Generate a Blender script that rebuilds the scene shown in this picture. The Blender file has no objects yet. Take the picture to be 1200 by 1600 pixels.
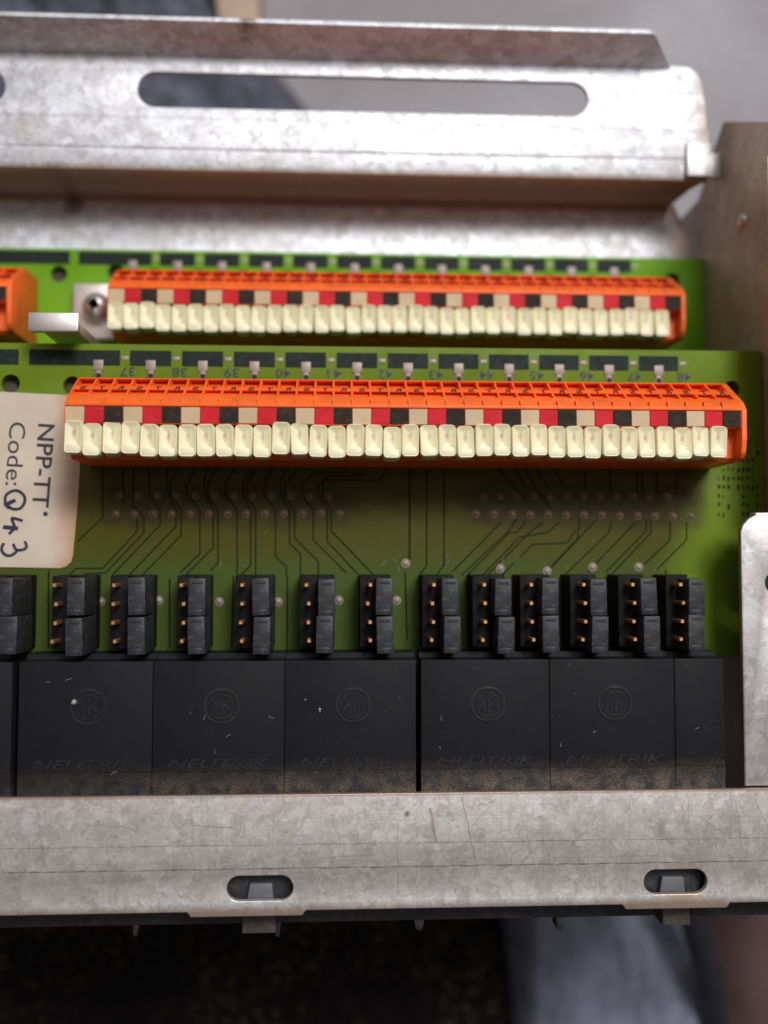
import bpy, bmesh, math, random
from mathutils import Vector, Matrix
random.seed(7)
S = 0.001                      # everything below is written in millimetres
scene = bpy.context.scene
COL = scene.collection

# ---------------------------------------------------------------- camera
F_PX = 1500.0; CAM_H = 140.0
AX = Vector((0.998773906, -0.000295849224, 0.0495035003))      # camera right
AD = Vector((0.00243924980, -0.998473384, -0.0551810804))      # camera down
AF = Vector((0.0494442528, 0.0552341746, -0.997248440))        # camera forward
cam = bpy.data.objects.new('camera', bpy.data.cameras.new('camera')); COL.objects.link(cam)
R3 = Matrix((AX, -AD, -AF)).transposed()
cam.matrix_world = Matrix.Translation((0, 0, CAM_H * S)) @ R3.to_4x4()
cam.data.sensor_fit = 'VERTICAL'; cam.data.sensor_height = 36; cam.data.sensor_width = 27
cam.data.lens = 36 * F_PX / 1600
cam.data.clip_start = 0.002; cam.data.clip_end = 20
cam.data.dof.use_dof = True
cam.data.dof.focus_distance = 0.1305
cam.data.dof.aperture_fstop = cam.data.lens / 4.0
scene.camera = cam

def U(px, py, z=0.0):
    """photo pixel -> point at height z (mm)"""
    d = AX * ((px - 600) / F_PX) + AD * ((py - 800) / F_PX) + AF
    t = (z - CAM_H) / d.z
    return Vector((d.x * t, d.y * t, z))

# ---------------------------------------------------------------- world, lamps, exposure
w = bpy.data.worlds.new('World'); scene.world = w; w.use_nodes = True
nt = w.node_tree; nt.nodes.clear()
out = nt.nodes.new('ShaderNodeOutputWorld'); bg = nt.nodes.new('ShaderNodeBackground')
tc = nt.nodes.new('ShaderNodeTexCoord'); dot = nt.nodes.new('ShaderNodeVectorMath'); dot.operation = 'DOT_PRODUCT'
dot.inputs[1].default_value = (0.12, 0.56, 0.82)
rp = nt.nodes.new('ShaderNodeValToRGB')
rp.color_ramp.elements[0].position = 0.0; rp.color_ramp.elements[0].color = (0.035, 0.024, 0.018, 1)
rp.color_ramp.elements[1].position = 1.0; rp.color_ramp.elements[1].color = (1.6, 1.65, 1.75, 1)
e = rp.color_ramp.elements.new(0.5); e.color = (0.095, 0.064, 0.046, 1)
e = rp.color_ramp.elements.new(0.86); e.color = (0.24, 0.225, 0.22, 1)
mr = nt.nodes.new('ShaderNodeMapRange'); mr.inputs[1].default_value = -1; mr.inputs[2].default_value = 1
nt.links.new(tc.outputs['Generated'], dot.inputs[0]); nt.links.new(dot.outputs['Value'], mr.inputs[0])
nt.links.new(mr.outputs[0], rp.inputs[0]); nt.links.new(rp.outputs[0], bg.inputs[0])
bg.inputs[1].default_value = 0.72
nt.links.new(bg.outputs[0], out.inputs[0])

def area(name, pos, target, size, power, color):
    l = bpy.data.lights.new(name, 'AREA'); l.shape = 'RECTANGLE'; l.size = size[0]; l.size_y = size[1]
    l.energy = power; l.color = color
    o = bpy.data.objects.new(name, l); COL.objects.link(o)
    o.location = pos
    o.rotation_euler = (Vector(target) - Vector(pos)).to_track_quat('-Z', 'Y').to_euler()
    return o
area('window_light', (0.19, 0.33, 0.58), (0, 0.03, 0), (0.26, 0.15), 4.2, (0.99, 0.985, 0.985))

scene.render.engine = 'CYCLES'
vs = scene.view_settings; vs.view_transform = 'Standard'; vs.look = 'None'; vs.exposure = 0.0; vs.gamma = 1.0
vs.use_curve_mapping = False

# ---------------------------------------------------------------- materials
class NT:
    def __init__(s, name):
        s.m = bpy.data.materials.new(name); s.m.use_nodes = True; s.t = s.m.node_tree
        s.b = s.t.nodes['Principled BSDF']
        s.tc = s.t.nodes.new('ShaderNodeTexCoord')
        s.co = s.mapping(1, 1, 1)
    def n(s, k): return s.t.nodes.new(k)
    def l(s, a, b): s.t.links.new(a, b)
    def mapping(s, x, y, z, rot=0, src=None):
        mp = s.n('ShaderNodeMapping'); mp.inputs['Scale'].default_value = (x * 1000, y * 1000, z * 1000)
        mp.inputs['Rotation'].default_value = (0, 0, rot)
        s.l(s.tc.outputs['Object'], mp.inputs[0]); return mp.outputs[0]
    def noise(s, scale, detail=3, rough=.6, co=None, dist=0):
        x = s.n('ShaderNodeTexNoise'); x.inputs['Scale'].default_value = scale; x.inputs['Detail'].default_value = detail
        x.inputs['Roughness'].default_value = rough; x.inputs['Distortion'].default_value = dist
        s.l(co or s.co, x.inputs['Vector']); return x
    def voro(s, scale, feature='F1', co=None, rnd=1):
        x = s.n('ShaderNodeTexVoronoi'); x.feature = feature; x.inputs['Scale'].default_value = scale
        x.inputs['Randomness'].default_value = rnd
        s.l(co or s.co, x.inputs['Vector']); return x
    def ramp(s, fac, stops):
        r = s.n('ShaderNodeValToRGB'); el = r.color_ramp.elements
        while len(el) < len(stops): el.new(0.5)
        for q, (p, c) in zip(el, stops):
            q.position = p; q.color = (c, c, c, 1) if not isinstance(c, tuple) else (*c, 1)
        s.l(fac, r.inputs[0]); return r.outputs[0]
    def mix(s, fac, a, b, mode='MIX'):
        m = s.n('ShaderNodeMix'); m.data_type = 'RGBA'; m.blend_type = mode
        for v, i in ((fac, 0), (a, 6), (b, 7)):
            if isinstance(v, (int, float)): m.inputs[i].default_value = v if i == 0 else (v, v, v, 1)
            elif isinstance(v, tuple): m.inputs[i].default_value = (*v, 1)
            else: s.l(v, m.inputs[i])
        return m.outputs[2]
    def math(s, op, a, b=None, clamp=False):
        m = s.n('ShaderNodeMath'); m.operation = op; m.use_clamp = clamp
        for v, i in ((a, 0), (b, 1)):
            if v is None: continue
            if isinstance(v, (int, float)): m.inputs[i].default_value = v
            else: s.l(v, m.inputs[i])
        return m.outputs[0]
    def xyz(s, co=None):
        x = s.n('ShaderNodeSeparateXYZ'); s.l(co or s.co, x.inputs[0]); return x.outputs
    def bump(s, h, strength=.3, dist=0.1, prev=None):
        b = s.n('ShaderNodeBump'); b.inputs['Strength'].default_value = strength; b.inputs['Distance'].default_value = dist * S
        s.l(h, b.inputs['Height'])
        if prev: s.l(prev, b.inputs['Normal'])
        s.l(b.outputs[0], s.b.inputs['Normal']); return b.outputs[0]
    def base(s, c):
        if isinstance(c, tuple): s.b.inputs['Base Color'].default_value = (*c, 1)
        else: s.l(c, s.b.inputs['Base Color'])
    def set(s, **k):
        for a, v in k.items():
            i = s.b.inputs[a.replace('_', ' ')]
            if isinstance(v, (int, float, tuple)): i.default_value = v
            else: s.l(v, i)
    def warp(s, amt, scale, co=None):
        nz = s.noise(scale, 2, .5, co)
        a = s.n('ShaderNodeVectorMath'); a.operation = 'MULTIPLY_ADD'
        s.l(nz.outputs['Color'], a.inputs[0]); a.inputs[1].default_value = (amt,) * 3; s.l(co or s.co, a.inputs[2])
        return a.outputs[0]

def plastic(name, c, rough=.45, var=.15, dust=(0.25, 0.22, 0.19), dust_amt=.25, speck=.5, bump=.15, sss=None, spec=.5):
    k = NT(name)
    big = k.noise(.25, 4, .6).outputs[0]
    lo = tuple(v * (1 - var) for v in c); hi = tuple(min(1, v * (1 + var)) for v in c)
    col = k.mix(k.ramp(big, [(.3, 0), (.7, 1)]), lo, hi)
    dn = k.ramp(k.noise(1.1, 6, .75).outputs[0], [(.5, 0), (.78, 1)])
    col = k.mix(k.math('MULTIPLY', dn, dust_amt), col, dust)
    sp = k.ramp(k.voro(1.3).outputs['Distance'], [(.03, 1), (.075, 0)])
    keep = k.ramp(k.noise(.9, 2).outputs[0], [(.52, 0), (.6, 1)])
    col = k.mix(k.math('MULTIPLY', k.math('MULTIPLY', sp, keep), speck), col, tuple(min(1, v * 1.8) for v in dust))
    k.base(col)
    k.set(Roughness=k.ramp(k.noise(.7, 5, .7).outputs[0], [(.3, rough - .1), (.75, min(1, rough + .15))]), Specular_IOR_Level=spec)
    if bump: k.bump(k.noise(5, 4, .7).outputs[0], bump, .06)
    if sss:
        k.set(Subsurface_Weight=sss, Subsurface_Radius=(1.0, .7, .4), Subsurface_Scale=.0008)
    return k

def line_mask(k, comp, pos, wid, co=None):
    """dark scratch line where coordinate comp is near pos (mm)"""
    a = k.math('ABSOLUTE', k.math('SUBTRACT', comp, pos))
    r = k.n('ShaderNodeMapRange'); r.inputs[1].default_value = wid; r.inputs[2].default_value = wid * .3
    r.inputs[3].default_value = 0; r.inputs[4].default_value = 1
    k.l(a, r.inputs[0]); return r.outputs[0]

def galvanised(name, lo, hi, rough=(.3, .5), warm=.35, metal=.9, scratches=(), cell=.42, edges=(), spots=(), segs=(), contrast=1.0):
    k = NT(name)
    wc = k.warp(2.6, .9)
    v1 = k.voro(cell, co=wc); v2 = k.voro(cell * 2.6, co=wc)
    sx = k.n('ShaderNodeSeparateColor'); k.l(v1.outputs['Color'], sx.inputs[0])
    sy = k.n('ShaderNodeSeparateColor'); k.l(v2.outputs['Color'], sy.inputs[0])
    f = k.math('ADD', k.math('MULTIPLY', sx.outputs[0], .34), k.math('MULTIPLY', sy.outputs[0], .26))
    f = k.math('ADD', f, k.math('MULTIPLY', k.noise(.8, 7, .75, dist=1.5).outputs[0], .48))
    col = k.mix(k.ramp(f, [(.28 - .15 * (1 - contrast), 0), (.8 + .3 * (1 - contrast), 1)]), lo, hi)
    st = k.ramp(k.noise(.14, 6, .65).outputs[0], [(.44, 0), (.72, 1)])
    col = k.mix(k.math('MULTIPLY', st, warm), col, (0.42, 0.30, 0.22))
    X, Y, Z = k.xyz()
    wob = k.noise(.35, 3).outputs[0]
    fade = k.ramp(k.noise(.5, 4, .7).outputs[0], [(.38, 0), (.6, 1)])
    for (axis, p, wd, amt) in scratches:
        c = k.math('ADD', X if axis == 'x' else Y, k.math('MULTIPLY', wob, .35))
        m = k.math('MULTIPLY', line_mask(k, c, p + .17, wd), k.math('MULTIPLY', k.math('ADD', fade, .25), amt))
        col = k.mix(k.math('MINIMUM', m, 1), col, (0.17, 0.13, 0.11))
    # fine directional scratches
    for sc, rot in (((.15, 9, 1), .03), ((7, .12, 1), -.05), ((5, .2, 1), .5)):
        nz = k.noise(1, 3, .5, k.mapping(*sc, rot=rot)).outputs[0]
        col = k.mix(k.math('MULTIPLY', k.ramp(nz, [(.64, 0), (.72, 1)]), .42), col, (0.27, 0.235, 0.21))
    for sc, rot in (((9, .10, 1), .0), ((.10, 8, 1), .01)):
        nz = k.noise(1, 2, .5, k.mapping(*sc, rot=rot)).outputs[0]
        col = k.mix(k.math('MULTIPLY', k.ramp(nz, [(.66, 0), (.72, 1)]), .4), col, (0.85, 0.84, 0.83))
    for (axis, p, wd, c2) in edges:     # discoloured zinc along cut or folded edges; bracket riser's shade painted in too
        m = line_mask(k, k.math('ADD', X if axis == 'x' else (Z if axis == 'z' else Y), k.math('MULTIPLY', k.noise(.8, 5, .7).outputs[0], wd)), p + wd * .5, wd)
        col = k.mix(k.math('MULTIPLY', m, .75), col, c2)
    for (sx_, sy_, rad, c2) in spots:     # grime spots
        ddx = k.math('SUBTRACT', X, sx_); ddy = k.math('SUBTRACT', Y, sy_)
        dd = k.math('SQRT', k.math('ADD', k.math('MULTIPLY', ddx, ddx), k.math('MULTIPLY', ddy, ddy)))
        dd = k.math('ADD', dd, k.math('MULTIPLY', k.math('SUBTRACT', k.noise(.9, 5, .7).outputs[0], .5), rad * 1.8))
        q = k.n('ShaderNodeMapRange'); q.inputs[1].default_value = rad; q.inputs[2].default_value = rad * .4; k.l(dd, q.inputs[0])
        col = k.mix(k.math('MULTIPLY', q.outputs[0], .8), col, c2)
    for (ax, ay, bx, by, wd, amt) in segs:     # single scratches: distance to a segment
        L_ = math.hypot(bx - ax, by - ay); ux, uy = (bx - ax) / L_, (by - ay) / L_
        px_ = k.math('SUBTRACT', X, ax); py_ = k.math('SUBTRACT', Y, ay)
        t_ = k.math('ADD', k.math('MULTIPLY', px_, ux), k.math('MULTIPLY', py_, uy))
        n_ = k.math('ADD', k.math('MULTIPLY', px_, -uy), k.math('MULTIPLY', py_, ux))
        n_ = k.math('ADD', n_, k.math('MULTIPLY', k.math('SUBTRACT', wob, .5), .8))
        m1 = line_mask(k, n_, 0.0, wd)
        m2 = k.math('MULTIPLY', k.math('GREATER_THAN', t_, 0), k.math('LESS_THAN', t_, L_))
        col = k.mix(k.math('MULTIPLY', k.math('MULTIPLY', m1, m2), amt), col, (0.20, 0.15, 0.13))
    k.base(col)
    rr = k.mix(sy.outputs[1], (rough[0],) * 3, (rough[1],) * 3)
    k.set(Metallic=metal, Roughness=rr)
    k.bump(k.math('ADD', k.noise(.6, 6, .7).outputs[0], k.math('MULTIPLY', sy.outputs[2], .35)), .22, .12)
    return k

M = {}
M['rail'] = galvanised('galvanised_rail', (0.42, 0.385, 0.36), (0.66, 0.63, 0.605), (.38, .52), .3, .6,
    [('y', -40.1, .11, .9), ('y', -43.1 + 3.9, .05, .3), ('y', -37.0, .09, .7), ('x', -33.9, .05, .3), ('x', -29.6, .05, .4), ('x', 8.3, .07, .5), ('x', 10.8, .05, .35), ('x', 22.3, .05, .35),
     ('x', 27.8, .05, .4), ('x', 36.1, .06, .35), ('x', 47.8, .05, .3), ('x', -7.0, .05, .4), ('x', 53.6, .05, .3)],
    edges=[('y', -30.5, .35, (.30, .17, .12)), ('y', -45.9, 1.0, (.36, .24, .17))], cell=.6, contrast=.75, spots=[(46.5, -44.0, 4.2, (.42, .30, .22)), (9.5, -33.2, .5, (.1, .08, .07))],
    segs=[(16.92, -31.03, 18.85, -40.75, 0.07, 0.8), (12.61, -32.42, 13.37, -37.14, 0.3, 0.55), (21.5, -31.26, 18.28, -34.85, 0.06, 0.6), (54.37, -31.91, 54.95, -37.91, 0.07, 0.6), (57.2, -32.38, 58.73, -35.57, 0.08, 0.6), (-18.96, -34.35, -13.75, -34.67, 0.1, 0.6), (25.37, -34.52, 27.45, -44.25, 0.05, 0.5), (-32.3, -34.17, -26.48, -34.58, 0.08, 0.5), (39.82, -30.88, 41.06, -36.01, 0.05, 0.5), (-2.07, -38.75, 5.58, -38.54, 0.08, 0.4), (-38.95, -32.43, -38.36, -37.38, 0.06, 0.4), (-8.43, -35.33, -6.34, -32.18, 0.07, 0.5)]).m
M['bracket'] = galvanised('galvanised_bracket', (0.46, 0.455, 0.46), (0.78, 0.79, 0.83), (.48, .64), .22, .5, cell=.55,
    edges=[('y', 62.9, 1.2, (.30, .18, .11)), ('z', -16.5, 4.6, (.19, .125, .085)), ('x', 62.0, 4.0, (.34, .22, .14))],  # the height band paints the riser's brown shade into the zinc
    spots=[(-45.0, 61.8, 2.2, (.16, .11, .08)), (-14, 84, 2.0, (.2, .14, .1)), (20, 75, 1.0, (.4, .33, .28))]).m
M['side'] = galvanised('galvanised_side', (0.38, 0.30, 0.22), (0.52, 0.42, 0.32), (.5, .65), .5, .4, cell=.2).m
M['flange'] = galvanised('galvanised_flange', (0.38, 0.36, 0.36), (0.64, 0.615, 0.61), (.42, .56), .3, .7, cell=.32, edges=[('x', 56.1, .35, (.3, .17, .12))]).m
k = NT('bright_steel'); k.base(k.mix(k.noise(.6, 4).outputs[0], (0.58, 0.50, 0.47), (0.74, 0.67, 0.65))); k.set(Metallic=.85, Roughness=.4); M['steel'] = k.m
k = NT('dull_steel'); k.base(k.mix(k.noise(.8, 5).outputs[0], (0.50, 0.42, 0.38), (0.68, 0.60, 0.56))); k.set(Metallic=.8, Roughness=.5); k.bump(k.noise(1.2, 4).outputs[0], .3, .1); M['dull_steel'] = k.m

def pcb(name, lo, hi, zone=False):
    k = NT(name)
    f = k.ramp(k.noise(.06, 5, .6).outputs[0], [(.3, 0), (.7, 1)])
    col = k.mix(f, lo, hi)
    weave = k.noise(1, 2, .5, k.mapping(1.2, 14, 1)).outputs[0]
    col = k.mix(k.math('MULTIPLY', k.ramp(weave, [(.4, 0), (.7, 1)]), .18), col, tuple(v * .55 for v in lo))
    d = k.ramp(k.noise(.35, 7, .78).outputs[0], [(.5, 0), (.8, 1)])
    col = k.mix(k.math('MULTIPLY', d, .28), col, (0.19, 0.19, 0.10))
    sp = k.ramp(k.voro(.9).outputs['Distance'], [(.03, 1), (.08, 0)])
    keep = k.ramp(k.noise(.7, 2).outputs[0], [(.56, 0), (.62, 1)])
    col = k.mix(k.math('MULTIPLY', k.math('MULTIPLY', sp, keep), .55), col, (0.4, 0.4, 0.3))
    if zone:      # bare laminate without copper fill, plus the terminals' soft shadow painted in
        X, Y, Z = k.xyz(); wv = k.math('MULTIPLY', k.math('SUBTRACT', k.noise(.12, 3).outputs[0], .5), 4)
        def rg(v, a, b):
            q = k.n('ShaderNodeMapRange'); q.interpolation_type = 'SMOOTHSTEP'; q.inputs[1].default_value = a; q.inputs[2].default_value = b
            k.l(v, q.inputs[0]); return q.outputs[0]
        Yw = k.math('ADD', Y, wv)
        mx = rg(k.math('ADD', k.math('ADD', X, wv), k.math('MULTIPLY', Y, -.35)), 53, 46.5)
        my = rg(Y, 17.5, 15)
        bare_shade = k.mix(rg(Yw, 5, -3), (0.062, 0.056, 0.004), (0.056, 0.082, 0.014))
        bare_shade = k.mix(k.math('MULTIPLY', d, .25), bare_shade, (0.09, 0.085, 0.04))
        col = k.mix(k.math('MULTIPLY', mx, my), col, bare_shade)
        fl = k.noise(.7, 5, .75).outputs[0]      # burnt brown flux left round the two rows of joints
        by = k.math('MULTIPLY', rg(Yw, 4.6, 6.6), rg(Yw, 12.8, 10.8))
        Xw = k.math('ADD', X, k.math('MULTIPLY', k.math('SUBTRACT', fl, .5), 4))
        bx = k.math('ADD', k.math('MULTIPLY', rg(Xw, -35, -32.5), rg(Xw, 3.5, .5)), k.math('MULTIPLY', rg(Xw, 17.5, 20), rg(Xw, 56, 53)))
        fm = k.math('MULTIPLY', k.math('MULTIPLY', by, bx), k.ramp(fl, [(.3, .35), (.65, 1)]))
        col = k.mix(k.math('MULTIPLY', fm, .75), col, (0.034, 0.019, 0.007))
    k.base(col); k.set(Roughness=k.ramp(k.noise(.4, 5, .7).outputs[0], [(.3, .38), (.7, .62)]), Specular_IOR_Level=.12)
    k.bump(k.noise(.9, 5, .7).outputs[0], .12, .08)
    return k.m
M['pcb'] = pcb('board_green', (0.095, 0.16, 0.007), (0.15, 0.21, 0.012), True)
M['pcb2'] = pcb('board_green_lower', (0.11, 0.27, 0.006), (0.16, 0.36, 0.012))
M['trace'] = plastic('trace_green', (0.010, 0.014, 0.004), .7, .1, dust_amt=0, speck=0, bump=0, spec=.1).m
M['ink'] = plastic('print_black', (0.011, 0.017, 0.014), .6, .2, dust=(.12, .12, .11), dust_amt=.25, speck=.3, bump=.05, spec=.15).m
M['inkblack'] = plastic('ink_black', (0.02, 0.018, 0.03), .6, .1, dust_amt=.15, speck=0, bump=0).m
M['pen'] = plastic('pen_ink', (0.012, 0.013, 0.05), .6, .4, dust_amt=.1, speck=0, bump=0).m
k = NT('solder'); k.base(k.mix(k.noise(1.5, 4).outputs[0], (0.20, 0.145, 0.12), (0.40, 0.32, 0.28))); k.set(Metallic=.3, Roughness=.55); k.bump(k.noise(1.5, 4).outputs[0], .3, .1); M['solder'] = k.m
k = NT('copper_brown'); k.base(k.mix(k.noise(1.1, 4).outputs[0], (0.06, 0.033, 0.015), (0.23, 0.125, 0.07))); k.set(Metallic=.3, Roughness=.5); k.bump(k.noise(2, 4).outputs[0], .4, .12); M['copper'] = k.m
k = NT('hole_dark'); k.base((0.01, 0.008, 0.006)); k.set(Roughness=.8); M['dark'] = k.m
k = NT('hole_shade'); k.base((0.06, 0.045, 0.03)); k.set(Roughness=.8); M['hole'] = k.m
M['orange'] = plastic('terminal_orange', (0.84, 0.120, 0.008), .46, .14, dust=(0.62, 0.24, 0.10), dust_amt=.5, speck=.4, bump=.3, sss=.12).m
M['cream_nt'] = plastic('lever_cream', (0.81, 0.725, 0.47), .42, .05, dust=(0.62, 0.47, 0.26), dust_amt=.30, speck=.2, bump=.25, sss=.2)
k = M['cream_nt']; X, Y, Z = k.xyz()
oi = k.n('ShaderNodeObjectInfo')
dx = k.math('MULTIPLY', X, 2.2); dy = k.math('SUBTRACT', Y, .55)
rad = k.math('SQRT', k.math('ADD', k.math('MULTIPLY', dx, dx), k.math('MULTIPLY', dy, dy)))
rad = k.math('ADD', rad, k.math('MULTIPLY', k.noise(2.2, 4, .7).outputs[0], 1.2))
sm = k.n('ShaderNodeMapRange'); sm.inputs[1].default_value = 1.5; sm.inputs[2].default_value = .75; k.l(rad, sm.inputs[0])
old = k.b.inputs['Base Color'].links[0].from_socket
col = k.mix(k.math('MULTIPLY', k.math('MULTIPLY', sm.outputs[0], k.math('ADD', k.math('MULTIPLY', oi.outputs['Random'], .6), .4)), 1.0), old, (0.33, 0.19, 0.07))
col = k.mix(k.math('MULTIPLY', oi.outputs['Random'], .35), col, (0.74, 0.66, 0.46))
k.base(col); M['cream'] = k.m; del M['cream_nt']
M['mk_beige'] = plastic('marker_beige', (0.50, 0.35, 0.20), .55, .1, dust=(0.36, 0.26, 0.17), dust_amt=.3, speck=.2, bump=.1).m
M['mk_red'] = plastic('marker_red', (0.52, 0.012, 0.020), .6, .1, dust=(0.5, 0.15, 0.13), dust_amt=.2, speck=.5, bump=.1, spec=.15).m
M['mk_black'] = plastic('marker_black', (0.030, 0.021, 0.016), .7, .2, dust=(0.16, 0.115, 0.085), dust_amt=.35, speck=.6, bump=.2, spec=.08).m
M['black'] = plastic('jumper_black', (0.026, 0.026, 0.030), .42, .2, dust=(0.24, 0.22, 0.22), dust_amt=.3, speck=.6, bump=.3, spec=.3).m
M['header'] = plastic('header_black', (0.007, 0.006, 0.006), .7, .2, dust=(0.10, 0.065, 0.045), dust_amt=.25, speck=.2, bump=.2, spec=.15).m
k = NT('gold'); k.base((0.74, 0.38, 0.17)); k.set(Metallic=.85, Roughness=.38); M['gold'] = k.m
k = plastic('bar_black', (0.016, 0.016, 0.018), .45, .2, dust=(0.2, 0.17, 0.15), dust_amt=.3, speck=.6, bump=.3); M['barblack'] = k.m
k = plastic('tab_grey', (0.11, 0.11, 0.125), .5, .1, dust=(0.2, 0.18, 0.17), dust_amt=.4, speck=.3, bump=.2); M['tab'] = k.m
k = plastic('clip_brown', (0.05, 0.04, 0.035), .6, .3, dust=(0.25, 0.17, 0.12), dust_amt=.5, speck=.3, bump=.3); M['clip'] = k.m
# jack housings: black plastic, brown dust lying along the edge next to the rail
k = NT('jack_black')
X, Y, Z = k.xyz()
col = k.mix(k.noise(.1, 4).outputs[0], (0.0085, 0.0085, 0.010), (0.0125, 0.012, 0.013))
fine = k.noise(4.6, 8, .9).outputs[0]
rng = k.n('ShaderNodeMapRange'); rng.inputs[1].default_value = -26.6; rng.inputs[2].default_value = -30.2
k.l(k.math('ADD', Y, k.math('MULTIPLY', k.math('SUBTRACT', k.noise(.25, 5, .7).outputs[0], .5), 4.5)), rng.inputs[0])
xr = k.n('ShaderNodeMapRange'); xr.inputs[1].default_value = -45; xr.inputs[2].default_value = 25; xr.inputs[3].default_value = .25; xr.inputs[4].default_value = .95
k.l(X, xr.inputs[0])
dm = k.math('MULTIPLY', k.math('MULTIPLY', rng.outputs[0], k.ramp(fine, [(.44, .08), (.60, 1)])), xr.outputs[0])
dc = k.mix(k.ramp(k.noise(.5, 3).outputs[0], [(.4, 0), (.62, 1)]), (0.10, 0.095, 0.09), (0.33, 0.25, 0.18))
col = k.mix(dm, col, dc)
sp = k.ramp(k.voro(.62).outputs['Distance'], [(.025, 1), (.06, 0)])
keep = k.ramp(k.noise(.5, 3).outputs[0], [(.5, 0), (.6, 1)])
col = k.mix(k.math('MULTIPLY', k.math('MULTIPLY', sp, keep), .6), col, (0.35, 0.32, 0.3))
scr = k.ramp(k.noise(1, 3, .5, k.mapping(.5, 5, 1, rot=.4)).outputs[0], [(.70, 0), (.74, 1)])
col = k.mix(k.math('MULTIPLY', scr, .25), col, (0.12, 0.12, 0.12))
k.base(col); k.set(Roughness=k.ramp(k.noise(.3, 6, .75).outputs[0], [(.3, .42), (.7, .62)]), Specular_IOR_Level=.14)
k.bump(k.noise(2.4, 6, .8).outputs[0], .12, .08)
M['jack'] = k.m
k = plastic('jack_relief', (0.0145, 0.0145, 0.016), .45, .3, dust=(0.07, 0.06, 0.052), dust_amt=.45, speck=.3, bump=.3, spec=.22); M['relief'] = k.m
# paper label
k = NT('label_paper')
X, Y, Z = k.xyz()
col = k.mix(k.ramp(k.noise(.12, 5, .6).outputs[0], [(.35, 0), (.7, 1)]), (0.51, 0.41, 0.31), (0.59, 0.49, 0.385))
er = k.n('ShaderNodeMapRange'); er.inputs[1].default_value = -41.2; er.inputs[2].default_value = -37.8
k.l(k.math('ADD', X, k.math('MULTIPLY', k.math('SUBTRACT', k.noise(.3, 5, .7).outputs[0], .5), 3)), er.inputs[0])
col = k.mix(k.math('MULTIPLY', er.outputs[0], .8), col, (0.40, 0.20, 0.085))
col = k.mix(k.math('MULTIPLY', k.ramp(k.noise(1.5, 6, .8).outputs[0], [(.5, 0), (.75, 1)]), .25), col, (0.45, 0.35, 0.28))
k.base(col); k.set(Roughness=.55); k.bump(k.noise(.8, 6, .7).outputs[0], .25, .1); M['paper'] = k.m
# background stuff
k = NT('table_top')
col = k.mix(k.ramp(k.noise(.012, 4, .55).outputs[0], [(.35, 0), (.65, 1)]), (0.22, 0.195, 0.20), (0.36, 0.345, 0.37))
col = k.mix(k.math('MULTIPLY', k.ramp(k.noise(.25, 6, .75).outputs[0], [(.4, 0), (.7, 1)]), .25), col, (0.15, 0.12, 0.12))
k.base(col); k.set(Roughness=.6); k.bump(k.noise(.3, 4).outputs[0], .2, .5); M['table'] = k.m
def cloth(name, a, b, c, sc=.12):
    k = NT(name)
    col = k.mix(k.ramp(k.noise(sc, 5, .65).outputs[0], [(.35, 0), (.68, 1)]), a, b)
    th = k.noise(1, 3, .6, k.mapping(1.3, 3.2, 1, rot=.7)).outputs[0]
    col = k.mix(k.math('MULTIPLY', k.ramp(th, [(.45, 0), (.7, 1)]), .6), col, c)
    k.base(col); k.set(Roughness=.9, Specular_IOR_Level=.2); k.bump(k.noise(1.4, 4, .7).outputs[0], .5, .4); return k.m
M['denim'] = cloth('dark_denim', (0.022, 0.022, 0.030), (0.10, 0.10, 0.135), (0.24, 0.24, 0.29), .22)
M['lavender'] = cloth('lavender_cloth', (0.12, 0.125, 0.17), (0.25, 0.255, 0.34), (0.34, 0.34, 0.42), .10)
k = NT('black_rug')
col = k.mix(k.ramp(k.voro(.55).outputs['Distance'], [(.10, 1), (.42, 0)]), (0.006, 0.005, 0.005), (0.085, 0.07, 0.035))
col = k.mix(k.ramp(k.noise(.03, 4).outputs[0], [(.38, 1), (.6, 0)]), col, (0.006, 0.005, 0.006))
k.base(col); k.set(Roughness=.95, Specular_IOR_Level=.1); k.bump(k.noise(.7, 4).outputs[0], .6, .8); M['rug'] = k.m
M['tan'] = plastic('tan_card', (0.42, 0.29, 0.20), .7, .1, speck=0, bump=.2).m
M['cable'] = plastic('cable_black', (0.012, 0.013, 0.018), .5, .1, speck=.2, bump=.2).m
M['lint'] = plastic('lint_pale', (0.36, 0.33, 0.30), .8, .2, dust_amt=.1, speck=0, bump=.3).m

# ---------------------------------------------------------------- mesh helpers (mm)
def link(name, me, mat, parent=None, smooth=None, loc=None):
    for v in me.vertices: v.co *= S
    if mat: me.materials.append(mat)
    o = bpy.data.objects.new(name, me); COL.objects.link(o)
    if parent is not None: o.parent = parent
    if loc is not None: o.location = Vector(loc) * S
    if smooth:
        me.polygons.foreach_set('use_smooth', [True] * len(me.polygons))
        me.set_sharp_from_angle(angle=math.radians(smooth))
    return o
def obj(name, bm, mat, parent=None, smooth=40, loc=None):
    bmesh.ops.recalc_face_normals(bm, faces=bm.faces[:])
    me = bpy.data.meshes.new(name); bm.to_mesh(me); bm.free()
    return link(name, me, mat, parent, smooth, loc)
def merge(bm, b2, mtx=None):
    if mtx: b2.transform(mtx)
    me = bpy.data.meshes.new('t'); b2.to_mesh(me); b2.free(); bm.from_mesh(me); bpy.data.meshes.remove(me)
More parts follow.
